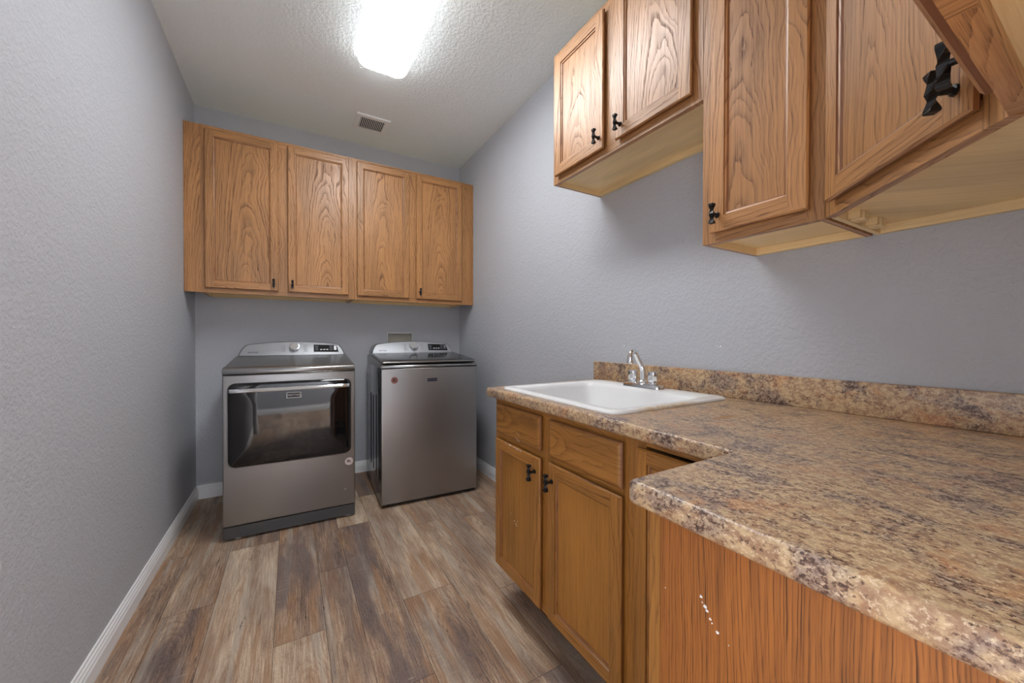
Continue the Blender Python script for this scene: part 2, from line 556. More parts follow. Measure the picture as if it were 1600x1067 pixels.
# ------------------------------------------------------------------ the room
def make_floor():
    mb = MB()
    x0, x1, y0, y1 = -1.9, 2.7, -1.82, YB + 0.1
    mb.poly([(x0, y0, -0.0025), (x1, y0, -0.0025), (x1, y1, -0.0025), (x0, y1, -0.0025)], 'gap')
    edges = [-0.58, -0.455, -0.28, -0.058, 0.115, 0.24, 0.415, 0.633, 0.806, 0.931, 1.106, 1.324, 1.497]
    pat = [0.125, 0.175, 0.22, 0.173]
    # joint position and tones (far plank, near plank) of the rows that show
    rows = {0: (1.30, 0.42, 0.42, .2, .3), 1: (2.01, 0.52, 0.36, .3, .9), 2: (2.46, 0.36, 0.66, .6, .35), 3: (1.616, 0.46, 0.58, 1.0, .2),
            4: (2.02, 0.34, 0.48, .7, .6), 5: (2.44, 0.70, 0.42, .2, 1.0), 6: (1.63, 0.64, 0.46, .5, .8), 7: (2.25, 0.5, 0.54, .5, .25),
            8: (1.485, 0.5, 0.5, .5, .4), 9: (2.2, 0.45, 0.5, .4, .4), 10: (1.7, 0.5, 0.45, .4, .4), 11: (2.3, 0.5, 0.5, .4, .4)}
    allr = [(edges[i], edges[i + 1], rows[i]) for i in range(12)]
    x, k = edges[-1], 0
    while x < x1:
        wd = pat[k % 4]
        allr.append((x, min(x + wd, x1), None))
        x += wd
        k += 1
    x, k = edges[0], 3
    while x > x0:
        wd = pat[k % 4]
        allr.append((max(x - wd, x0), x, None))
        x -= wd
        k -= 1
    tones = {}
    g = 0.0007
    rr = random.Random(11)
    for a, b, row in allr:
        j = row[0] if row else rr.uniform(0, 1.2)
        y = j - 1.22 * 4
        while y < y1:
            ya, yb = max(y, y0), min(y + 1.22, y1)
            if yb > ya:
                idx = len(mb.f)
                c = (a + b) / 2
                ou, ov = rr.uniform(-.03, .03), rr.uniform(-.5, .5) - (ya + yb) / 2
                pts = [(a + g, ya + g, 0), (b - g, ya + g, 0), (b - g, yb - g, 0), (a + g, yb - g, 0)]
                mb.poly(pts, 'floor', [(p[0] - c + ou, p[1] + ov) for p in pts])
                if row and abs(y - j) < 0.01:
                    tones[idx] = (row[1], rr.random(), row[3])
                elif row and abs(y + 1.22 - j) < 0.01:
                    tones[idx] = (row[2], rr.random(), row[4])
                else:
                    tones[idx] = (rr.uniform(.35, .65), rr.random(), rr.random())
            y += 1.22
    o = mb.build('floor', fix=False)
    at = o.data.color_attributes.new('plank', 'FLOAT_COLOR', 'CORNER')
    for p in o.data.polygons:
        c = tones.get(p.index, (0.5, 0.5, 0))
        for li in p.loop_indices:
            at.data[li].color = (*c, 1)
    struct(o)


make_floor()


def slab(name, boxes, mat):
    mb = MB()
    for b in boxes:
        mb.box(*b, mat)
    return struct(mb.build(name))


T = 0.11
slab('ceiling', [(-1.9, 2.7, -1.82, YB + T, ZC, ZC + 0.08)], 'ceil')
slab('wall_left', [(XL - T, XL, YN - T, YB + T, 0, ZC)], 'wall')
wall_r = slab('wall_right', [(XR, XR + T, YN - T, YB + T, 0, ZC)], 'wall')
BX0, BX1, BZ0, BZ1 = 0.724, 0.942, 0.995, 1.173       # recess of the washer outlet box
slab('wall_back', [(XL, BX0, YB, YB + T, 0, ZC), (BX1, XR, YB, YB + T, 0, ZC), (BX0, BX1, YB, YB + T, 0, BZ0), (BX0, BX1, YB, YB + T, BZ1, ZC)], 'wall')
slab('wall_near', [(XL, DOOR_X0, YN - T, YN, 0, ZC), (DOOR_X1, XR, YN - T, YN, 0, ZC), (DOOR_X0, DOOR_X1, YN - T, YN, DOOR_Z, ZC)], 'wall')
slab('wall_hall', [(-1.9, 2.7, -1.82, -1.72, 0, ZC)], 'wall')


def chip_bm(mb, pts, mat, axis, val, out, rr):
    """irregular thin flakes on a plane: pts = [(a, b, radius)] in the plane"""
    for a, b, rad in pts:
        n = 9
        ring0, ring1 = [], []
        for i in range(n):
            t = 2 * PI * i / n
            q = rad * rr.uniform(0.65, 1.2)
            pa, pb = a + q * math.cos(t), b + q * math.sin(t)
            for ring, d, k in ((ring0, 0, 1.0), (ring1, out, 0.8)):
                aa, bb = a + (pa - a) * k, b + (pb - b) * k
                ring.append((val + d, aa, bb) if axis == 0 else ((aa, val + d, bb) if axis == 1 else (aa, bb, val + d)))
        mb.loft([ring0, ring1], mat, False, True)


rr0 = random.Random(3)
mb = MB()
chip_bm(mb, [(1.288, 1.155, .003), (1.284, 1.128, .002), (1.306, 1.092, .003), (0.829, 1.097, .003), (0.846, 1.099, .002), (0.838, 1.094, .0015)], 'plaster', 0, XR, -0.0008, rr0)
ch = mb.build('paint_chip', wall_r)
ch['label'] = 'small white bare chips in the grey paint'
ch['kind'] = 'stuff'


def baseboard(name, p0, p1, inward):
    """profiled skirting from p0 to p1 (2-D), inward = unit vector into the room"""
    prof = [(0, 0), (0.015, 0), (0.015, 0.052), (0.0125, 0.058), (0.0125, 0.066), (0.009, 0.072), (0.009, 0.079), (0.0055, 0.083), (0.0045, 0.092), (0.0, 0.094)]
    mb = MB()
    r0 = [(p0[0] + inward[0] * d, p0[1] + inward[1] * d, z) for d, z in prof]
    r1 = [(p1[0] + inward[0] * d, p1[1] + inward[1] * d, z) for d, z in prof]
    mb.loft([r0, r1], 'trim', True, True)
    return struct(mb.build(name, smooth=False))


baseboard('baseboard_left', (XL, YN), (XL, YB), (1, 0))
baseboard('baseboard_back', (XL, YB), (XR, YB), (0, -1))
baseboard('baseboard_right', (XR, 1.47), (XR, YB), (-1, 0))
baseboard('baseboard_hall', (-1.9, -1.72), (2.7, -1.72), (0, 1))
# doorway casing (behind the camera)
mb = MB()
for x0, x1 in ((DOOR_X0, DOOR_X0 + 0.018), (DOOR_X1 - 0.018, DOOR_X1)):
    mb.box(x0, x1, YN - T - .005, YN + .0, 0, DOOR_Z, 'trim')
mb.box(DOOR_X0, DOOR_X1, YN - T - .005, YN, DOOR_Z - 0.018, DOOR_Z, 'trim')
struct(mb.build('trim_1'))

# washer outlet box recessed in the back wall
ob = thing('washer_outlet_box', 'grey recessed utility box in the back wall behind the washer console', 'utility box', (0, 0, 0))
mb = MB()
d = 0.045
e = 0.001
X0, X1, Z0, Z1, Y0, Y1 = BX0 + e, BX1 - e, BZ0 + e, BZ1 - e, YB - 0.001, YB + d
mb.poly([(X0, Y1, Z0), (X1, Y1, Z0), (X1, Y1, Z1), (X0, Y1, Z1)], 'boxgrey')
mb.poly([(X0, Y0, Z0), (X1, Y0, Z0), (X1, Y1, Z0), (X0, Y1, Z0)], 'boxgrey')
mb.poly([(X0, Y0, Z1), (X1, Y0, Z1), (X1, Y1, Z1), (X0, Y1, Z1)], 'boxgrey')
mb.poly([(X0, Y0, Z0), (X0, Y1, Z0), (X0, Y1, Z1), (X0, Y0, Z1)], 'boxgrey')
mb.poly([(X1, Y0, Z0), (X1, Y1, Z0), (X1, Y1, Z1), (X1, Y0, Z1)], 'boxgrey')
mb.build('box_shell', ob, fix=False)
mb = MB()
fw_ = 0.004
mb.box(X0, X1, Y0 - .002, Y0, Z1 - fw_, Z1, 'trim')
mb.box(X0, X0 + fw_, Y0 - .002, Y0, Z0, Z1 - fw_, 'trim')
mb.box(X1 - fw_, X1, Y0 - .002, Y0, Z0, Z1 - fw_, 'trim')
mb.build('box_flange', ob)


# ------------------------------------------------------------------ cabinet pieces
def make_knob():
    mb = MB()
    rings = []
    for z, s, a in ((-.029, .0072, 0), (-.0275, .0082, 0), (-.023, .0076, 8), (-.013, .0052, 45), (0, .0072, 90), (.013, .0052, 135), (.023, .0076, 172), (.0275, .0082, 180), (.029, .0072, 180)):
        rings.append([(s * 1.2 * math.cos(R(45 + a + 90 * i)), -.026 + s * 1.2 * math.sin(R(45 + a + 90 * i)), z) for i in range(4)])
    mb.loft(rings, 'iron', True, True)
    rings = []
    for y, s in ((0.0, .0085), (-.003, .0080), (-.004, .0050), (-.024, .0048)):
        rings.append([(s * math.cos(2 * PI * i / 10), y, s * math.sin(2 * PI * i / 10)) for i in range(10)])
    mb.loft(rings, 'iron', True, True)
    return mb


def ring_rect(w, h, i, y):
    return [(i, y, i), (w - i, y, i), (w - i, y, h - i), (i, y, h - i)]


def ring_band(mb, w, h, a, b, mat, oh, ov):
    """mitred band between two (inset, depth) rings; grain follows each member"""
    A, B = ring_rect(w, h, *a), ring_rect(w, h, *b)
    for i in range(4):
        j = (i + 1) % 4
        q = [A[i], A[j], B[j], B[i]]
        if i in (0, 2):
            mb.wquad(q, mat, 0, oh, (w / 2, 0, 0 if i == 0 else h))
        else:
            mb.wquad(q, mat, 2, ov, (0 if i == 3 else w, 0, h / 2))


def make_door(parent, x, z, w, h, knob=None, mat='oak', t=0.019, s=0.054):
    """frame-and-panel door; front at local y=-t, back at 0 on the face frame"""
    mb = MB()
    oh, ov = soff(), soff()
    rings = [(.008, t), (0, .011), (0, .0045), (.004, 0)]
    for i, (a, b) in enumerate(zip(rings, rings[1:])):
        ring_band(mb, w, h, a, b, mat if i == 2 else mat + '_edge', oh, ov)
    a, b = .004, s - .010
    for x0, x1 in ((a, b), (w - b, w - a)):
        mb.wquad([(x0, 0, a), (x1, 0, a), (x1, 0, h - a), (x0, 0, h - a)], mat, 2, soff(), ((x0 + x1) / 2, 0, h / 2))
    for z0, z1 in ((a, b), (h - b, h - a)):
        mb.wquad([(b, 0, z0), (w - b, 0, z0), (w - b, 0, z1), (b, 0, z1)], mat, 0, soff(), (w / 2, 0, (z0 + z1) / 2))
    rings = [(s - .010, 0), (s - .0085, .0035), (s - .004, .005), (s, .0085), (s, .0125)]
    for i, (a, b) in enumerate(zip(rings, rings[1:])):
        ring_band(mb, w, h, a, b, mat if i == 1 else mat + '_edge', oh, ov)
    mb.wquad([(.008, t, .008), (.008, t, h - .008), (w - .008, t, h - .008), (w - .008, t, .008)], mat, 2)
    d = mb.build('door', parent, loc=(x, -t - .0005, z))
    mb = MB()
    mb.box(s - .003, w - s + .003, .0086, .0125, s - .003, h - s + .003, mat + '_panel' if mat + '_panel' in M else mat, 2, (random.uniform(-.045, .045), random.uniform(-.15, .25)))
    mb.build('panel', d)
    if knob:
        k = make_knob().build('knob', d, loc=(knob[0] - x, 0, knob[1] - z))
        k['label'] = 'black twisted iron knob'
    return d


def make_drawer_front(parent, name, x, z, w, h, mat, t=0.019):
    mb = MB()
    off = (random.uniform(-.02, .02), random.uniform(-.2, .2))
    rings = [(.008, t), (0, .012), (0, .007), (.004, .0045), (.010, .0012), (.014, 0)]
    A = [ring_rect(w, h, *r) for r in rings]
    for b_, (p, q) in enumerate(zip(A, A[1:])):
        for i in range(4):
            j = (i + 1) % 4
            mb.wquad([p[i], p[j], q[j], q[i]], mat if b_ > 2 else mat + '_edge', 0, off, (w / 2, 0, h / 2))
    mb.wquad(A[-1], mat, 0, off, (w / 2, 0, h / 2))
    mb.wquad(A[0][::-1], mat, 0, off, (w / 2, 0, h / 2))
    return mb.build(name, parent, loc=(x, -t - .0005, z))


def face_frame(parent, boards, mat):
    """boards: (x0, x1, z0, z1); vertical grain when taller than wide"""
    mb = MB()
    for x0, x1, z0, z1 in boards:
        mb.box(x0, x1, 0, .019, z0, z1, mat, 2 if (z1 - z0) > (x1 - x0) else 0, soff())
    return mb.build('face_frame', parent)


def wall_carcass(parent, w, h, d, mat='oak'):
    mb = MB()
    t = .013
    mb.box(0, t, .019, d, 0, h, mat, 2, skip=('+x',))
    mb.box(w - t, w, .019, d, 0, h, mat, 2, skip=('-x',))
    mb.box(t, t + .0008, .019, d, 0, .022, 'maple', 1)
    mb.box(w - t - .0008, w - t, .019, d, 0, .022, 'maple', 1)
    mb.box(t, w - t, .019, d, .022, .034, 'maple', 0)
    mb.box(t, w - t, .019, d, h - .012, h, 'maple', 0)
    mb.box(t, w - t, d - .006, d, .034, h - .012, 'maple', 2)
    mb.box(t, w - t, d - .019, d, 0, .022, 'maple', 0)
    return mb.build('carcass', parent)


ZU, HU = 1.416, 1.062        # tall uppers: bottom and height
DU = 0.30 - 0.001            # depth up to the wall

# two cabinets over the machines, facing the camera
YF = YB - 0.316
cb = thing('wall_cabinet', 'oak wall cabinet over the dryer with two panel doors and paired black knobs', 'wall cabinet', (-0.49, YF, ZU), 0)
wL = 0.8945
face_frame(cb, [(0, .038, 0, HU), (wL - .030, wL, 0, HU), (.408, .490, .042, HU - .04), (.038, wL - .030, 0, .042), (.038, wL - .030, HU - .04, HU)], 'oak')
wall_carcass(cb, wL, HU, .3155)
make_door(cb, .024, .030, .396, 1.008, (.393, .080))
make_door(cb, .476, .030, .390, 1.008, (.503, .080))
mb = MB()
mb.box(XL + .001 + .49, -.0005, .0, .019, .001, HU - .002, 'oak', 2, soff())
mb.box(XL + .001 + .49, XL + .49 + .005, -.003, .0, .001, HU - .002, 'oak', 2, soff())
mb.build('filler_strip', cb)

cb = thing('wall_cabinet', 'oak wall cabinet over the washer with a single black knob on its right-hand door', 'wall cabinet', (0.405, YF, ZU), 0)
wR = 0.905
face_frame(cb, [(0, .030, 0, HU), (wR - .030, wR, 0, HU), (.410, .492, .042, HU - .04), (.030, wR - .030, 0, .042), (.030, wR - .030, HU - .04, HU)], 'oak')
wall_carcass(cb, wR, HU, .3155)
make_door(cb, .029, .030, .394, 1.008)
make_door(cb, .479, .030, .398, 1.008, (.507, .086))
mb = MB()
mb.box(wR + .0005, XR - .405 - .001, .0, .019, .001, HU - .002, 'oak', 2, soff())
mb.box(XR - .405 - .006, XR - .405 - .001, -.003, .0, .001, HU - .002, 'oak', 2, soff())
mb.build('filler_strip', cb)

# uppers along the right wall
XF = 1.095
cb = thing('wall_cabinet', 'short oak wall cabinet high above the sink with two doors and two centre knobs', 'wall cabinet', (XF, 1.473, 1.860), -PI / 2)
w1, h1 = .7625, .614
face_frame(cb, [(0, .040, 0, h1), (w1 - .040, w1, 0, h1), (.336, .428, .038, h1 - .03), (.040, w1 - .040, 0, .038), (.040, w1 - .040, h1 - .03, h1)], 'oak')
wall_carcass(cb, w1, h1, DU)
make_door(cb, .030, .028, .320, .552, (.326, .076))
make_door(cb, .413, .028, .322, .552, (.441, .076))

cb = thing('wall_cabinet', 'narrow tall oak wall cabinet with one door and a knob at its lower left', 'wall cabinet', (XF, 0.709, ZU - .004), -PI / 2)
w2 = .308
face_frame(cb, [(0, .042, 0, HU), (w2 - .040, w2, 0, HU), (.042, w2 - .040, 0, .042), (.042, w2 - .040, HU - .04, HU)], 'oak')
wall_carcass(cb, w2, HU, DU)
make_door(cb, .031, .028, .250, 1.008, (.057, .075))

# diagonal corner cabinet
ZD = ZU - .004
cc = thing('corner_wall_cabinet', 'diagonal oak corner wall cabinet with one angled door and knob at its right edge', 'wall cabinet', (XF, 0.400, ZD), -3 * PI / 4)
wD = .302 * math.sqrt(2)
inv = (Matrix.Translation((XF, 0.400, ZD)) @ Matrix.Rotation(-3 * PI / 4, 4, 'Z')).inverted()


def cl(x, y, z):
    return tuple(inv @ Vector((x, y, z + ZD)))


face_frame(cc, [(.0005, .045, 0, HU), (wD - .036, wD - .0005, 0, HU), (.045, wD - .036, 0, .042), (.045, wD - .036, HU - .04, HU)], 'oak')
mb = MB()
pA, pB = (XF + .015, .3985), (.7865, .09 - .015)
pent = [(XF + .015, .3925), (XR - .001, .3925), (XR - .001, YN + .001), (.7945, YN + .001), (.7945, .098 - .015)]
for z0, z1 in ((.022, .034), (HU - .012, HU)):
    lo_, hi_ = [cl(x, y, z0) for x, y in pent], [cl(x, y, z1) for x, y in pent]
    for pts in (lo_[::-1], hi_):
        mb.poly(pts, 'maple', [(p[0], p[1]) for p in pts])
    for i in range(5):
        j = (i + 1) % 5
        mb.poly([lo_[i], lo_[j], hi_[j], hi_[i]], 'maple', [(0, 0), (.2, 0), (.2, .01), (0, .01)])


def cbox(x0, x1, y0, y1, z0, z1, mat):
    c = [cl(x, y, z) for x, y, z in ((x0, y0, z0), (x1, y0, z0), (x1, y1, z0), (x0, y1, z0), (x0, y0, z1), (x1, y0, z1), (x1, y1, z1), (x0, y1, z1))]
    L = max(x1 - x0, y1 - y0)
    hz = z1 - z0
    gv = hz > L
    ou = random.uniform(0, 1)
    for f in ((0, 1, 5, 4), (1, 2, 6, 5), (2, 3, 7, 6), (3, 0, 4, 7)):
        mb.poly([c[i] for i in f], mat, [(ou, 0), (ou + L, 0), (ou + L, hz), (ou, hz)] if gv else [(ou, 0), (ou, L), (ou + hz, L), (ou + hz, 0)])
    for f in ((0, 1, 2, 3), (4, 5, 6, 7)):
        mb.poly([c[i] for i in f], mat, [(ou, 0), (ou, L), (ou + .01, L), (ou + .01, 0)])


cbox(XF + .016, XR - .001, .3805, .3925, 0, HU, 'maple')      # side against the narrow cabinet
cbox(.7945, .8065, YN + .001, .083, 0, HU, 'maple')            # side against the near-wall cabinet
cbox(XR - .016, XR - .001, .135, .3805, 0, .022, 'maple')      # rail on the right wall
cbox(XR - .007, XR - .001, YN + .001, .3805, .034, HU - .012, 'maple')
cbox(.8065, XR - .007, YN + .001, YN + .007, .034, HU - .012, 'maple')
mb.build('carcass', cc)
for fx in (1.165, 1.275):                                      # ribbed glue blocks under the bottom
    mb = MB()
    for i in range(4):
        a = fx + i * .015
        hh = .0215 - .0022 * abs(i - 1.5)
        cbox(a, a + .0125, .352 + .004 * abs(i - 1.5), .380, .022 - hh, .0218, 'maple')
    cbox(fx + .002, fx + .0555, .362, .3802, .006, .0217, 'maple')
    mb.build('glue_block', cc)
mb = MB()
cbox(XR - .040, XR - .001, .06, .134, .001, .0219, 'maple')
mb.build('corner_block', cc)
make_door(cc, .036, .026, .362, 1.008, (.376, .068))

# cabinet on the near wall over the counter leg
cb = thing('wall_cabinet', 'oak wall cabinet at the extreme upper right, seen from below with its door edge-on', 'wall cabinet', (.7925, .098, ZU - .004), PI)
w4 = .3245
face_frame(cb, [(0, .040, 0, HU), (w4 - .040, w4, 0, HU), (.040, w4 - .040, 0, .042), (.040, w4 - .040, HU - .04, HU)], 'oak')
wall_carcass(cb, w4, HU, DU)
make_door(cb, .026, .026, .284, 1.008, (.057, .071))

# ------------------------------------------------------------------ base cabinets
ZT = 0.874
XB = 0.775
bc = thing('base_cabinet', 'golden oak sink base cabinet with two drawer fronts over two doors', 'base cabinet', (XB, 1.457, 0), -PI / 2)
wb = .7665
zb0 = .150
face_frame(bc, [(0, .040, zb0, ZT), (wb - .040, wb, zb0, ZT), (.347, .423, zb0 + .03, ZT - .03), (.040, wb - .040, zb0, zb0 + .03), (.040, wb - .040, ZT - .03, ZT),
                (.040, .347, .695, .735), (.423, wb - .040, .695, .735)], 'oak_base')
mb = MB()
D_ = XR - XB - .001
mb.box(0, .013, .019, D_ - .016, zb0, ZT, 'oak_base', 2)
mb.box(0, .013, .131, D_ - .016, 0.0005, zb0, 'oak_base', 2)
mb.box(wb - .013, wb, .019, D_, zb0, ZT, 'maple', 2)
mb.box(.013, wb - .013, .019, D_ - .006, zb0, zb0 + .012, 'maple', 0)
mb.box(.013, wb - .013, D_ - .006, D_, zb0, ZT, 'maple', 2)
mb.build('carcass', bc)
mb = MB()
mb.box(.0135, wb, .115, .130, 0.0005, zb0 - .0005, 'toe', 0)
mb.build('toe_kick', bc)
dw = make_drawer_front(bc, 'drawer', .027, .727, .333, .124, 'oak_base')
mb = MB()
chip_bm(mb, [(.180, .032, .0022), (.192, .027, .0026), (.176, .009, .002), (.186, .006, .003), (.196, .004, .0022)], 'white', 1, -.0002, -.0006, random.Random(8))
k = mb.build('paint_drip', dw)
k['label'] = 'white paint chips at the lower edge'
k['kind'] = 'stuff'
make_drawer_front(bc, 'drawer', .411, .723, .328, .126, 'oak_base')
d1 = make_door(bc, .027, .166, .333, .536, (.330, .648), 'oak_base', s=.050)
d2 = make_door(bc, .408, .166, .332, .538, (.433, .645), 'oak_base', s=.050)
mb = MB()
rr1 = random.Random(5)
chip_bm(mb, [(.146, .235, .0022), (.158, .228, .003), (.166, .224, .0025), (.17, .243, .0015), (.12, .255, .0012)], 'white', 1, .0086, -.0006, rr1)
k = mb.build('paint_drip', d1)
k['label'] = 'small white paint spatter'
k['kind'] = 'stuff'
mb = MB()
for i in range(11):
    a = .095 + i * .011 + rr1.uniform(-.004, .004)
    chip_bm(mb, [(a, .5335 - rr1.random() * .004, rr1.uniform(.0012, .0035))], 'white', 1, -.0, -.0006, rr1)
k = mb.build('paint_drip', d1)
k['label'] = 'chipped white paint along the top edge'
k['kind'] = 'stuff'

# blind corner cabinet
bc = thing('base_cabinet', 'corner base cabinet with a plain tall door, half hidden behind the counter leg', 'base cabinet', (XB, 0.690, 0), -PI / 2)
wc = .309
face_frame(bc, [(0, .040, zb0, ZT), (wc - .040, wc, zb0, ZT), (.040, wc - .040, zb0, zb0 + .03), (.040, wc - .040, ZT - .02, ZT)], 'oak_base')
mb = MB()
mb.box(.0005, .013, .019, D_, zb0, ZT, 'maple', 2)
mb.box(.013, wc - .001, .019, D_ - .006, zb0, zb0 + .012, 'maple', 0)
mb.box(.013, wc - .001, D_ - .006, D_, zb0, ZT, 'maple', 2)
mb.box(wc - .013, wc - .001, .019, D_, zb0, ZT, 'maple', 2)
mb.build('carcass', bc)
mb = MB()
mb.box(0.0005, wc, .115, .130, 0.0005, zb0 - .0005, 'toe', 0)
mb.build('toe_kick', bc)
make_door(bc, .022, .166, .262, .684, None, 'oak_base', s=.044)

# cabinet under the counter leg, its end panel towards the doorway
bc = thing('base_cabinet', 'base cabinet under the counter leg showing a broad vertical-grain oak end panel', 'base cabinet', (XB - .001, .381, 0), PI)
wl = XB - .001 - .462
face_frame(bc, [(0, .040, .1, ZT), (wl - .040, wl, .0005, ZT), (.040, wl - .040, .1, .14), (.040, wl - .040, ZT - .03, ZT)], 'oak_base')
mb = MB()
mb.box(wl - .012, wl, .0195, .381 - YN - .001, 0.0005, ZT, 'veneer', 2, (0.31, 0.1))
ep = mb.build('end_panel', bc)
ep['label'] = 'vertical-grain oak end panel'
mb = MB()
mb.box(0, .012, .0195, .381 - YN - .001, .1, ZT, 'maple', 2)
mb.box(.012, wl - .012, .0195, .381 - YN - .001, .115, .128, 'maple', 0)
mb.box(.012, wl - .012, .381 - YN - .007, .381 - YN - .001, .128, ZT, 'maple', 2)
mb.build('carcass', bc)
make_door(bc, .025, .166, .26, .684, (.06, .75), 'oak_base', s=.05)
mb = MB()
rr2 = random.Random(9)
yy = lambda v: .381 - v
chip_bm(mb, [(yy(.2985), .7895, .0022), (yy(.2965), .783, .0012), (yy(.293), .7795, .0026), (yy(.2905), .776, .0022), (yy(.286), .768, .0020), (yy(.2835), .764, .0013),
             (yy(.2765), .757, .0022), (yy(.262), .751, .0008), (yy(.353), .770, .0008)], 'white', 0, wl, .0006, rr2)
k = mb.build('paint_drip', bc)
k['label'] = 'white paint drips on the end panel'
k['kind'] = 'stuff'

# ------------------------------------------------------------------ countertop
CT = 0.912
ct = thing('countertop', 'brown granite-pattern laminate countertop turning an L round the corner', 'countertop', (0, 0, 0))
xs = [.445, .735, .795, 1.315, XR - .001]
ys = [YN + .001, .410, .780, 1.392, 1.478]
HX0, HX1 = 2, 3
bm = bmesh.new()
grid = {}


def gv(i, j, k):
    if (i, j, k) not in grid:
        y = ys[j]
        if j == 4:
            y += .028 * (xs[i] - .735) / .66
        grid[(i, j, k)] = bm.verts.new((xs[i], y, (ZT + .0005, CT)[k]))
    return grid[(i, j, k)]


cells = [(i, j) for i in range(4) for j in range(4) if not (i == 0 and j > 0) and not (i == 2 and j == 2)]
for i, j in cells:
    bm.faces.new([gv(i, j, 1), gv(i + 1, j, 1), gv(i + 1, j + 1, 1), gv(i, j + 1, 1)])
    bm.faces.new([gv(i, j + 1, 0), gv(i + 1, j + 1, 0), gv(i + 1, j, 0), gv(i, j, 0)])
    for (di, dj), (p, q) in (((-1, 0), ((i, j + 1), (i, j))), ((1, 0), ((i + 1, j), (i + 1, j + 1))), ((0, -1), ((i, j), (i + 1, j))), ((0, 1), ((i + 1, j + 1), (i, j + 1)))):
        if (i + di, j + dj) not in cells:
            bm.faces.new([gv(*p, 0), gv(*q, 0), gv(*q, 1), gv(*p, 1)])
bm.normal_update()


def exposed(e):
    a, b = e.verts[0].co, e.verts[1].co
    if abs(a.z - b.z) > 1e-4:
        return abs(a.x - .445) < 1e-4 and abs(a.y - .41) < 1e-4 or abs(a.x - .735) < 1e-4 and a.y > 1.4
    if len(e.link_faces) != 2 or e.link_faces[0].normal.dot(e.link_faces[1].normal) > .5:
        return False
    m = (a + b) / 2
    return abs(m.x - .445) < 1e-3 or (abs(a.x - .735) < 1e-3 and abs(b.x - .735) < 1e-3) or (abs(m.y - .41) < 1e-3 and m.x < .735) or m.y > 1.45


tops = [e for e in bm.edges if exposed(e)]
bmesh.ops.bevel(bm, geom=tops, offset=.0095, segments=4, affect='EDGES', profile=.5)
mb = MB()
mb.bm(bm, 'lam')
mb.build('worktop', ct, smooth=True)
mb = MB()
mb.rbox(XR - .021, XR - .001, YN + .001, 1.497, CT + .0003, CT + .094, .0035, 'lam', 2)
mb.build('backsplash', ct, smooth=True)
mb = MB()
mb.rbox(.445, XR - .0215, YN + .001, YN + .021, CT + .0003, CT + .094, .0035, 'lam', 2)
mb.build('backsplash', ct, smooth=True)

# ------------------------------------------------------------------ sink and faucet
sk = thing('sink', 'white drop-in single-bowl sink set into the countertop', 'sink', (0, 0, 0))
mb = MB()
SX0, SX1, SY0, SY1 = .772, 1.336, .757, 1.412


def sr(ix0, ix1, iy0, iy1, r, z):
    return rrect(SX0 + ix0, SX1 - ix1, SY0 + iy0, SY1 - iy1, r, z)


rings = [sr(.014, .014, .014, .014, .03, CT - .002), sr(.0, .0, .0, .0, .038, CT + .0005), sr(.0, .0, .0, .0, .038, CT + .004), sr(.002, .002, .002, .002, .038, CT + .0075),
         sr(.007, .007, .007, .007, .036, CT + .010), sr(.030, .020, .030, .030, .03, CT + .0105), sr(.036, .104, .036, .036, .035, CT + .009), sr(.043, .110, .043, .043, .04, CT + .003),
         sr(.049, .116, .049, .049, .045, CT - .012), sr(.062, .128, .062, .062, .055, CT - .17), sr(.075, .140, .075, .075, .06, CT - .198), sr(.105, .17, .105, .105, .06, CT - .208)]
mb.loft(rings, 'sink', False, True)
mb.build('basin', sk, smooth=True)
mb = MB()
cx, cy = 1.02, 1.085
prof = [(.044, CT - .2075), (.043, CT - .2045), (.034, CT - .2045), (.030, CT - .2070), (.004, CT - .2072)]
mb.loft([[(cx + r * math.cos(2 * PI * i / 20), cy + r * math.sin(2 * PI * i / 20), z) for i in range(20)] for r, z in prof], 'chrome', False, True)
mb.build('drain', sk, smooth=True)

FX, FY, FZ = 1.278, 1.092, CT + .0108
fc = thing('faucet', 'chrome two-handle faucet standing on the back rim of the white sink', 'faucet', (FX, FY, FZ))
mb = MB()
rings = []
for i, z in ((0, 0), (.001, .010), (.003, .014), (.007, .0155)):
    rings.append(rrect(-.027 + i, .027 - i, -.098 + i, .098 - i, .022 - i * .5, z))
mb.loft(rings, 'chrome', True, True)
mb.build('base_plate', fc, smooth=True)
for s in (-1, 1):
    mb = MB()
    rings = []
    for r, z in ((.019, .0158), (.019, .021), (.0155, .022), (.0165, .026), (.019, .030), (.0205, .062), (.0195, .066), (.014, .068)):
        rr_ = [(r * (1 + .035 * (math.cos(8 * 2 * PI * i / 32) if r > .0155 else 0)) * math.cos(2 * PI * i / 32), s * .052 + r * (1 + .035 * (math.cos(8 * 2 * PI * i / 32) if r > .0155 else 0)) * math.sin(2 * PI * i / 32), z) for i in range(32)]
        rings.append(rr_)
    mb.loft(rings, 'chrome', True, True)
    mb.build('handle', fc, smooth=True)
mb = MB()
path = [(0, 0, .0155), (0, 0, .022), (0, 0, .030), (0, 0, .066), (-.003, -.001, .075), (-.010, -.003, .084), (-.045, -.014, .119), (-.074, -.024, .146), (-.082, -.027, .151), (-.092, -.030, .153), (-.102, -.033, .150), (-.109, -.035, .143), (-.113, -.036, .134)]
rad = [.022, .021, .0125, .0118, .0116, .0115, .011, .0108, .0108, .0108, .0108, .0108, .0108]
mb.tube(path, rad, 'chrome', 16)
sp = mb.build('spout', fc, smooth=True)
mb = MB()
mb.tube([(-.1127, -.036, .136), (-.1135, -.0362, .132), (-.117, -.037, .104), (-.1172, -.037, .102)], [.0108, .0125, .0125, .011], 'chrome', 16)
mb.build('aerator', sp, smooth=True)


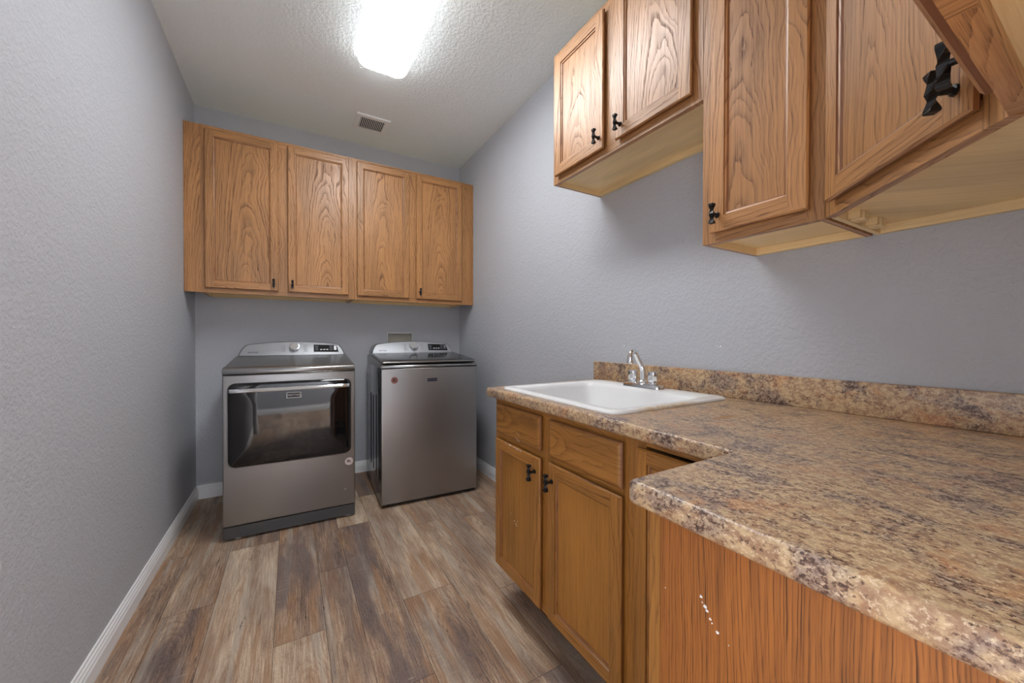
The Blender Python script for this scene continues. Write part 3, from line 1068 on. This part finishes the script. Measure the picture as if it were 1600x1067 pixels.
# ------------------------------------------------------------------ laundry machines
def outline(hw, z0, z1, zc, shoulder, n=10):
    """front outline of the console: wide foot, domed top; list of (x, z) counter-clockwise from the lower left"""
    pts = [(-hw, z0)]
    sx = hw - shoulder
    for i in range(1, n + 1):                       # left shoulder
        t = i / n
        pts.append((-hw + shoulder * (.55 * t + .45 * t * t), z0 + (z1 - z0) * (1 - (1 - t) ** 1.9)))
    for i in range(1, 12):
        t = i / 12
        x = -sx + 2 * sx * t
        pts.append((x, z1 + (zc - z1) * math.sin(PI * t) ** .8))
    for i in range(n, 0, -1):
        t = i / n
        pts.append((hw - shoulder * (.55 * t + .45 * t * t), z0 + (z1 - z0) * (1 - (1 - t) ** 1.9)))
    pts.append((hw, z0))
    return pts


def console(root, W, yf, z0, yb, mat='console'):
    tilt = .55
    ol = outline(W / 2 - .006, z0, z0 + .078, z0 + .097, .062)
    mb = MB()

    def ring(sc, y_add, back=False):
        c = z0 + .04
        return [(x * sc[0], (yb if back else yf + (c + (z - c) * sc[1] - z0) * tilt + y_add), c + (z - c) * sc[1]) for x, z in ol]
    f0 = ring((.975, .93), 0.0)
    f1 = ring((.985, .955), .0008)
    f2 = ring((1.0, 1.0), .007)
    bk = ring((1.0, 1.0), 0, True)
    mb.loft([f0, f1], mat, True, False)
    mb.loft([f1, f2], 'kick')
    mb.loft([f2, bk], mat, False, True)
    o = mb.build('control_console', root, smooth=True)
    ang = math.atan2(1, tilt)
    # a frame on the sloping front: origin at the foot, local x right, y up the slope, z out
    up = Vector((0, tilt, 1)).normalized()
    out = Vector((0, -1, tilt)).normalized()
    fr = Matrix(((1, up.x, out.x, 0), (0, up.y, out.y, yf), (0, up.z, out.z, z0), (0, 0, 0, 1)))
    return o, fr


def on_frame(mb, fr):
    mb.v = [tuple(fr @ Vector(p)) for p in mb.v]
    return mb


def controls(con, fr, flip_white):
    # knob
    mb = MB()
    rings = []
    for r, z in ((.034, .0), (.034, .006), (.0315, .020), (.0295, .024), (.026, .0245), (.004, .0225)):
        rings.append([(r * math.cos(2 * PI * i / 36), .062 + r * math.sin(2 * PI * i / 36), z) for i in range(36)])
    mb.loft(rings, 'chrome', True, True)
    k = on_frame(mb, fr).build('knob', con, smooth=True)
    k['label'] = 'round chrome cycle knob'
    # black touch panel
    mb = MB()
    q = [(.121, .026), (.285, .022), (.273, .080), (.121, .084)]
    mb.loft([[(x, y, .0006) for x, y in q], [(x, y, .0016) for x, y in q]], 'panel_black', True, True)
    p = on_frame(mb, fr).build('display_panel', con)
    mb = MB()

    def mark(x0, x1, y0, y1, mat):
        mb.loft([[(x0, y0, .0017), (x1, y0, .0017), (x1, y1, .0017), (x0, y1, .0017)], [(x0, y0, .0021), (x1, y0, .0021), (x1, y1, .0021), (x0, y1, .0021)]], mat, False, True)
    for i in range(3):
        mark(.163 + i * .020, .176 + i * .020, .040, .046, 'white')
    for i in range(3):
        mark(.224, .246, .038 + i * .015, .043 + i * .015, 'grey_print')
    for i in range(3):
        mark(.130, .150, .038 + i * .014, .043 + i * .014, 'grey_print')
    mark(.254, .271, .038, .074, 'white' if flip_white else 'grey_print')
    on_frame(mb, fr).build('button_print', con)
    # cycle list beside the knob
    for s in (-1, 1):
        mb = MB()
        for i in range(5):
            x = s * .068
            mark(x - .012, x + .012, .030 + i * .012, .0318 + i * .012, 'faint_print')
        on_frame(mb, fr).build('cycle_print', con)
    text_mesh('MAYTAG', .014, 'lettering', 'ink', con, fr @ Matrix.Translation((-.245, .026, .0012)))


def round_sticker(root, name, label, x, y, z, r, base):
    mb = MB()
    n = 28
    mb.loft([[(x + r * math.cos(2 * PI * i / n), y, z + r * math.sin(2 * PI * i / n)) for i in range(n)],
             [(x + r * math.cos(2 * PI * i / n), y - .0006, z + r * math.sin(2 * PI * i / n)) for i in range(n)]], base, False, True)
    rq = random.Random(int(x * 1000))

    def q(x0, x1, z0, z1, a=0):
        c, s = math.cos(a), math.sin(a)
        p = [(x0, z0), (x1, z0), (x1, z1), (x0, z1)]
        mx, mz = (x0 + x1) / 2, (z0 + z1) / 2
        p = [(mx + (u - mx) * c - (v_ - mz) * s, mz + (u - mx) * s + (v_ - mz) * c) for u, v_ in p]
        mb.loft([[(x + u, y - .0007, z + v_) for u, v_ in p], [(x + u, y - .0010, z + v_) for u, v_ in p]], 'ink', False, True)
    for i in range(14):                              # ring of small print
        t = R(20 + i * 24)
        if 250 < (20 + i * 24) % 360 < 290:
            continue
        q(r * .78 * math.cos(t) - .0009, r * .78 * math.cos(t) + .0009, r * .78 * math.sin(t) - .0014, r * .78 * math.sin(t) + .0014, t)
    for k in range(2):
        zz = .003 - k * .009
        q(-.011, .004, zz, zz + .005, .1)
        q(-.004, .011, zz - .001, zz + .002, -.15)
        q(-.010, -.006, zz + .004, zz + .008)
    o = mb.build(name, root)
    o['label'] = label
    return o


# ---- dryer
W = .676
dr = thing('dryer', 'slate-grey front-loading dryer with a wide smoked-glass door, left of the washer', 'dryer', (.013, 2.570, 0), R(-1.2))
hw = W / 2
mb = MB()
mb.rbox(-hw, hw, 0, .70, .080, .9205, .010, 'steel', 3, lambda e: abs(e.verts[0].co.z - e.verts[1].co.z) > .1 or (e.verts[0].co.y < .01 and e.verts[1].co.y < .01))
mb.build('cabinet_body', dr, smooth=True)
mb = MB()
mb.rbox(-hw + .001, hw - .001, .002, .69, .014, .0775, .008, 'kick', 3, lambda e: abs(e.verts[0].co.z - e.verts[1].co.z) > .03)
mb.build('kick_panel', dr, smooth=True)
ft0 = None
for fx in (-hw + .065, hw - .04):
    for fy in (.035, .63):
        mb = MB()
        mb.loft([[(fx + r * math.cos(2 * PI * i / 14), fy + r * math.sin(2 * PI * i / 14), z) for i in range(14)] for r, z in ((.017, .0003), (.017, .009), (.008, .010), (.008, .0145))], 'foot', True, True)
        mb.build('foot', dr, smooth=True)
# top with rounded nose, rising to the console
mb = MB()
prof = [(.002, .9235), (-.002, .928), (-.003, .938), (.000, .948), (.007, .956), (.018, .961), (.035, .9635), (.10, .967), (.20, .975), (.51, 1.004), (.70, 1.006), (.70, .9235)]
nx = [(-1, .004), (-.996, .0), (.996, .0), (1, .004)]
mb.loft([[(-hw, y + .003, z - .003 if z > .93 else z) for y, z in prof], [(-hw + .005, y, z) for y, z in prof], [(hw - .005, y, z) for y, z in prof], [(hw, y + .003, z - .003 if z > .93 else z) for y, z in prof]], 'steel_top', True, True)
mb.build('top_panel', dr, smooth=True)
con, fr = console(dr, W - .012, .510, 1.0035, .70)
controls(con, fr, True)
# door
dd = MB()
dx0, dx1, dz0, dz1 = -.311, .311, .408, .874


def dring(i, y, r):
    return [(x, y, z) for x, z, _ in rrect(dx0 + i, dx1 - i, dz0 + i, dz1 - i, r, 0)]


dd.loft([dring(-.006, -.0003, .042), dring(-.005, -.004, .041), dring(-.001, -.005, .037), dring(.001, -.0015, .035)], 'steel')
dd.loft([dring(.001, -.0015, .035), dring(.004, -.006, .032), dring(.012, -.009, .026), dring(.03, -.0115, .02), dring(.12, -.013, .02)], 'glass', False, True)
door = dd.build('door', dr, smooth=True)
door['label'] = 'smoked-glass drop door'
mb = MB()
hz0, hz1 = .823, .843
sec = lambda x, k: [(x, -.0095, hz0), (x, -.026 * k - .004, hz0 + .0005), (x, -.027 * k - .004, hz0 + .0025), (x, -.0215 * k - .004, hz1 - .003), (x, -.018 * k - .004, hz1), (x, -.0095, hz1)]
xs_ = [(-.306, .15), (-.302, .6), (-.29, .92), (-.26, 1.0), (-.1, 1.04), (.1, 1.04), (.26, 1.0), (.29, .92), (.302, .6), (.306, .15)]
mb.loft([sec(x, k) for x, k in xs_], 'chrome', True, True)
hd = mb.build('handle', door, smooth=True)
hd['label'] = 'chrome bar handle'
mb = MB()
bx0, bx1, bz0, bz1, by = -.034, .040, .776, .8085, -.0135
mb.loft([[(x, by, z) for x, z, _ in rrect(bx0, bx1, bz0, bz1, .003, 0, 2)], [(x, by - .0015, z) for x, z, _ in rrect(bx0, bx1, bz0, bz1, .003, 0, 2)]], 'white', True, True)
i_ = .0030
mb.loft([[(x, by - .0014, z) for x, z, _ in rrect(bx0 + i_, bx1 - i_, bz0 + i_, bz1 - i_, .002, 0, 2)], [(x, by - .0019, z) for x, z, _ in rrect(bx0 + i_, bx1 - i_, bz0 + i_, bz1 - i_, .002, 0, 2)]], 'ink', False, True)
mb.build('badge', door)
face = Matrix(((1, 0, 0, 0), (0, 0, -1, 0), (0, 1, 0, 0), (0, 0, 0, 1)))
text_mesh('MAYTAG', .0158, 'lettering', 'white', door, Matrix.Translation(((bx0 + bx1) / 2, by - .0024, (bz0 + bz1) / 2)) @ face)
round_sticker(dr, 'sticker', 'round pale sticker with dark print', .302, -.0002, .352, .0235, 'sticker')
mb = MB()
mb.tube([(.272, -.0004, .178), (.280, -.0006, .180), (.288, -.0004, .186)], .0012, 'white', 6)
k = mb.build('scratch', dr)
k['label'] = 'short pale scratch near the bottom corner'

# ---- washer
Ww = .676
ws = thing('washer', 'slate-grey top-loading washer with a flat front and glass lid, right of the dryer', 'washing machine', (.846, 2.545, 0), R(-2.6))
hw = Ww / 2
mb = MB()
mb.rbox(-hw, hw, 0, .70, .022, .9245, .011, 'steel', 3, lambda e: abs(e.verts[0].co.z - e.verts[1].co.z) > .1 or (e.verts[0].co.y < .01 and e.verts[1].co.y < .01))
for f_i, f in enumerate(mb.f):
    ctr = sum((Vector(mb.v[i]) for i in f), Vector()) / len(f)
    if abs(ctr.x) > hw - .002 and ctr.y > .02:
        mb.mi[f_i] = mb.m('side')
for s in (-1, 1):                                    # embossed ribs down the sides
    for y0, z0, z1 in ((.075, .10, .80), (.19, .14, .74), (.33, .16, .72), (.47, .16, .72)):
        o0 = [(s * (hw - .0005), y, z) for y, z, _ in rrect(y0, y0 + .05, z0, z1, .024, 0)]
        o1 = [(s * (hw + .0035), y, z) for y, z, _ in rrect(y0 + .012, y0 + .038, z0 + .014, z1 - .014, .012, 0)]
        mb.loft([o0, o1], 'side', False, True)
mb.build('cabinet_body', ws, smooth=True)
mb = MB()
mb.box(-hw + .012, hw - .012, .012, .69, .0125, .0215, 'black')
mb.build('base', ws)
for fx in (-hw + .05, hw - .05):
    for fy in (.05, .63):
        mb = MB()
        mb.loft([[(fx + r * math.cos(2 * PI * i / 14), fy + r * math.sin(2 * PI * i / 14), z) for i in range(14)] for r, z in ((.018, .0003), (.018, .008), (.009, .009), (.009, .0125))], 'black', True, True)
        mb.build('foot', ws, smooth=True)
# top cover: rim with low front and rising sides
mb = MB()
prof = [(.001, .9275), (-.002, .931), (-.002, .9375), (.002, .944), (.010, .9475), (.03, .949), (.51, .986), (.70, .990), (.70, .9275)]
mb.loft([[(-hw, y + .003, min(z, .9275 if z < .93 else z - .004)) for y, z in prof], [(-hw + .006, y, z) for y, z in prof], [(hw - .006, y, z) for y, z in prof], [(hw, y + .003, min(z, .9275 if z < .93 else z - .004)) for y, z in prof]], 'steel_top', True, True)
mb.build('top_cover', ws, smooth=True)
mb = MB()
lw = hw - .014
sl = (.985 - .949) / .48
pr = lambda y: .9525 + (y - .03) * sl
def lid_sec(x, k):
    return [(x, .012 + k, pr(.012) + .001), (x, .003 + k, pr(.003) + .006), (x, .003 + k, pr(.003) + .014), (x, .010 + k, pr(.01) + .020), (x, .022 + k, pr(.022) + .022), (x, .09, pr(.09) + .0235), (x, .505, pr(.505) + .022), (x, .505, pr(.505) + .001)]
mb.loft([lid_sec(-lw, .006), lid_sec(-lw + .006, 0), lid_sec(lw - .006, 0), lid_sec(lw, .006)], 'lid', True, True)
lid = mb.build('lid', ws, smooth=True)
lid['label'] = 'dark glass lid'
mb = MB()
mb.tube([(-lw + .002, .0045, pr(0) + .0125), (-lw + .02, .0022, pr(0) + .0135), (lw - .02, .0022, pr(0) + .0135), (lw - .002, .0045, pr(0) + .0125)], .0058, 'steel_top', 10)
k = mb.build('lid_edge', lid, smooth=True)
k['label'] = 'bright silver front edge'
con, fr = console(ws, Ww - .010, .512, 1.0035, .70)
controls(con, fr, False)
mb = MB()
mb.rbox(-hw + .012, hw - .012, .53, .699, .985, 1.0055, .004, 'steel_top', 2)
mb.build('console_base', ws, smooth=True)
mb = MB()
bz0, bz1, bx0, bx1 = .826, .8535, -.034, .038
mb.rbox(bx0, bx1, -.0025, .0005, bz0, bz1, .0015, 'chrome', 1)
mb.rbox(bx0 + .0025, bx1 - .0025, -.0032, -.0020, bz0 + .0025, bz1 - .0045, .0005, 'navy', 1)
k = mb.build('badge', ws)
k['label'] = 'dark navy maker badge'
text_mesh('MAYTAG', .0148, 'lettering', 'grey_print', ws, Matrix.Translation(((bx0 + bx1) / 2, -.0034, (bz0 + bz1) / 2 - .001)) @ face)
round_sticker(ws, 'sticker', 'round copper-coloured sticker', -.252, -.0002, .846, .0225, 'copper')

# ------------------------------------------------------------------ ceiling things
lt = thing('ceiling_light', 'long white rounded fluorescent ceiling light, switched on', 'ceiling light', (.468, 1.755, ZC))
LX, LY = .1385, .585


def lr(i, z, r=.062):
    return rrect(-LX + i, LX - i, -LY + i, LY - i, max(r - i, .02), z, 8)


mb = MB()
mb.loft([lr(.012, -.0002), lr(.012, -.012)], 'trim', True, False)
mb.build('mounting_pan', lt, smooth=True)
mb = MB()
mb.loft([lr(.010, -.012), lr(.0, -.0125), lr(.0, -.028), lr(.003, -.040)], 'lamp_rim')
mb.loft([lr(.003, -.040), lr(.012, -.052), lr(.03, -.060), lr(.07, -.064)], 'lamp', False, True)
mb.build('diffuser', lt, smooth=True)
mb = MB()
rr3 = random.Random(4)
chip_bm(mb, [(.020 + rr3.uniform(-.012, .012), .500 + rr3.uniform(-.012, .012), rr3.uniform(.002, .005)) for _ in range(4)] +
        [(.052 + rr3.uniform(-.012, .012), .508 + rr3.uniform(-.014, .012), rr3.uniform(.0015, .004)) for _ in range(6)] + [(.045, .45, .003), (.05, .456, .002)], 'speck', 2, -.0642, -.0006, rr3)
k = mb.build('dirt_speck', lt)
k['label'] = 'dark specks of dead insects on the far end'
k['kind'] = 'stuff'

vt = thing('ceiling_vent', 'small white slotted air vent in the ceiling above the cabinets', 'air vent', (.533, 3.012, ZC))
mb = MB()
vx, vy, ix, iy = .119, .112, .085, .078
o_, i2 = [(-vx, -vy), (vx, -vy), (vx, vy), (-vx, vy)], [(-ix, -iy), (ix, -iy), (ix, iy), (-ix, iy)]
R_ = lambda pts, z, s=1.0: [(x * s, y * s, z) for x, y in pts]
mb.loft([R_(o_, -.0003), R_(o_, -.004), R_(o_, -.010, .965), R_(i2, -.010), R_(i2, -.002)], 'vent')
mb.build('frame', vt)
mb = MB()
mb.poly(R_(i2, -.0015, 1.01), 'void')
mb.build('duct_opening', vt)
for i in range(14):
    x = -ix + (i + .5) * 2 * ix / 14
    mb = MB()
    mb.loft([[(x - .0030, -iy, -.0105), (x + .0018, -iy, -.0105), (x + .0026, -iy, -.003), (x + .001, -iy, -.003)], [(x - .0030, iy, -.0105), (x + .0018, iy, -.0105), (x + .0026, iy, -.003), (x + .001, iy, -.003)]], 'vent', True, True)
    mb.build('louver', vt)
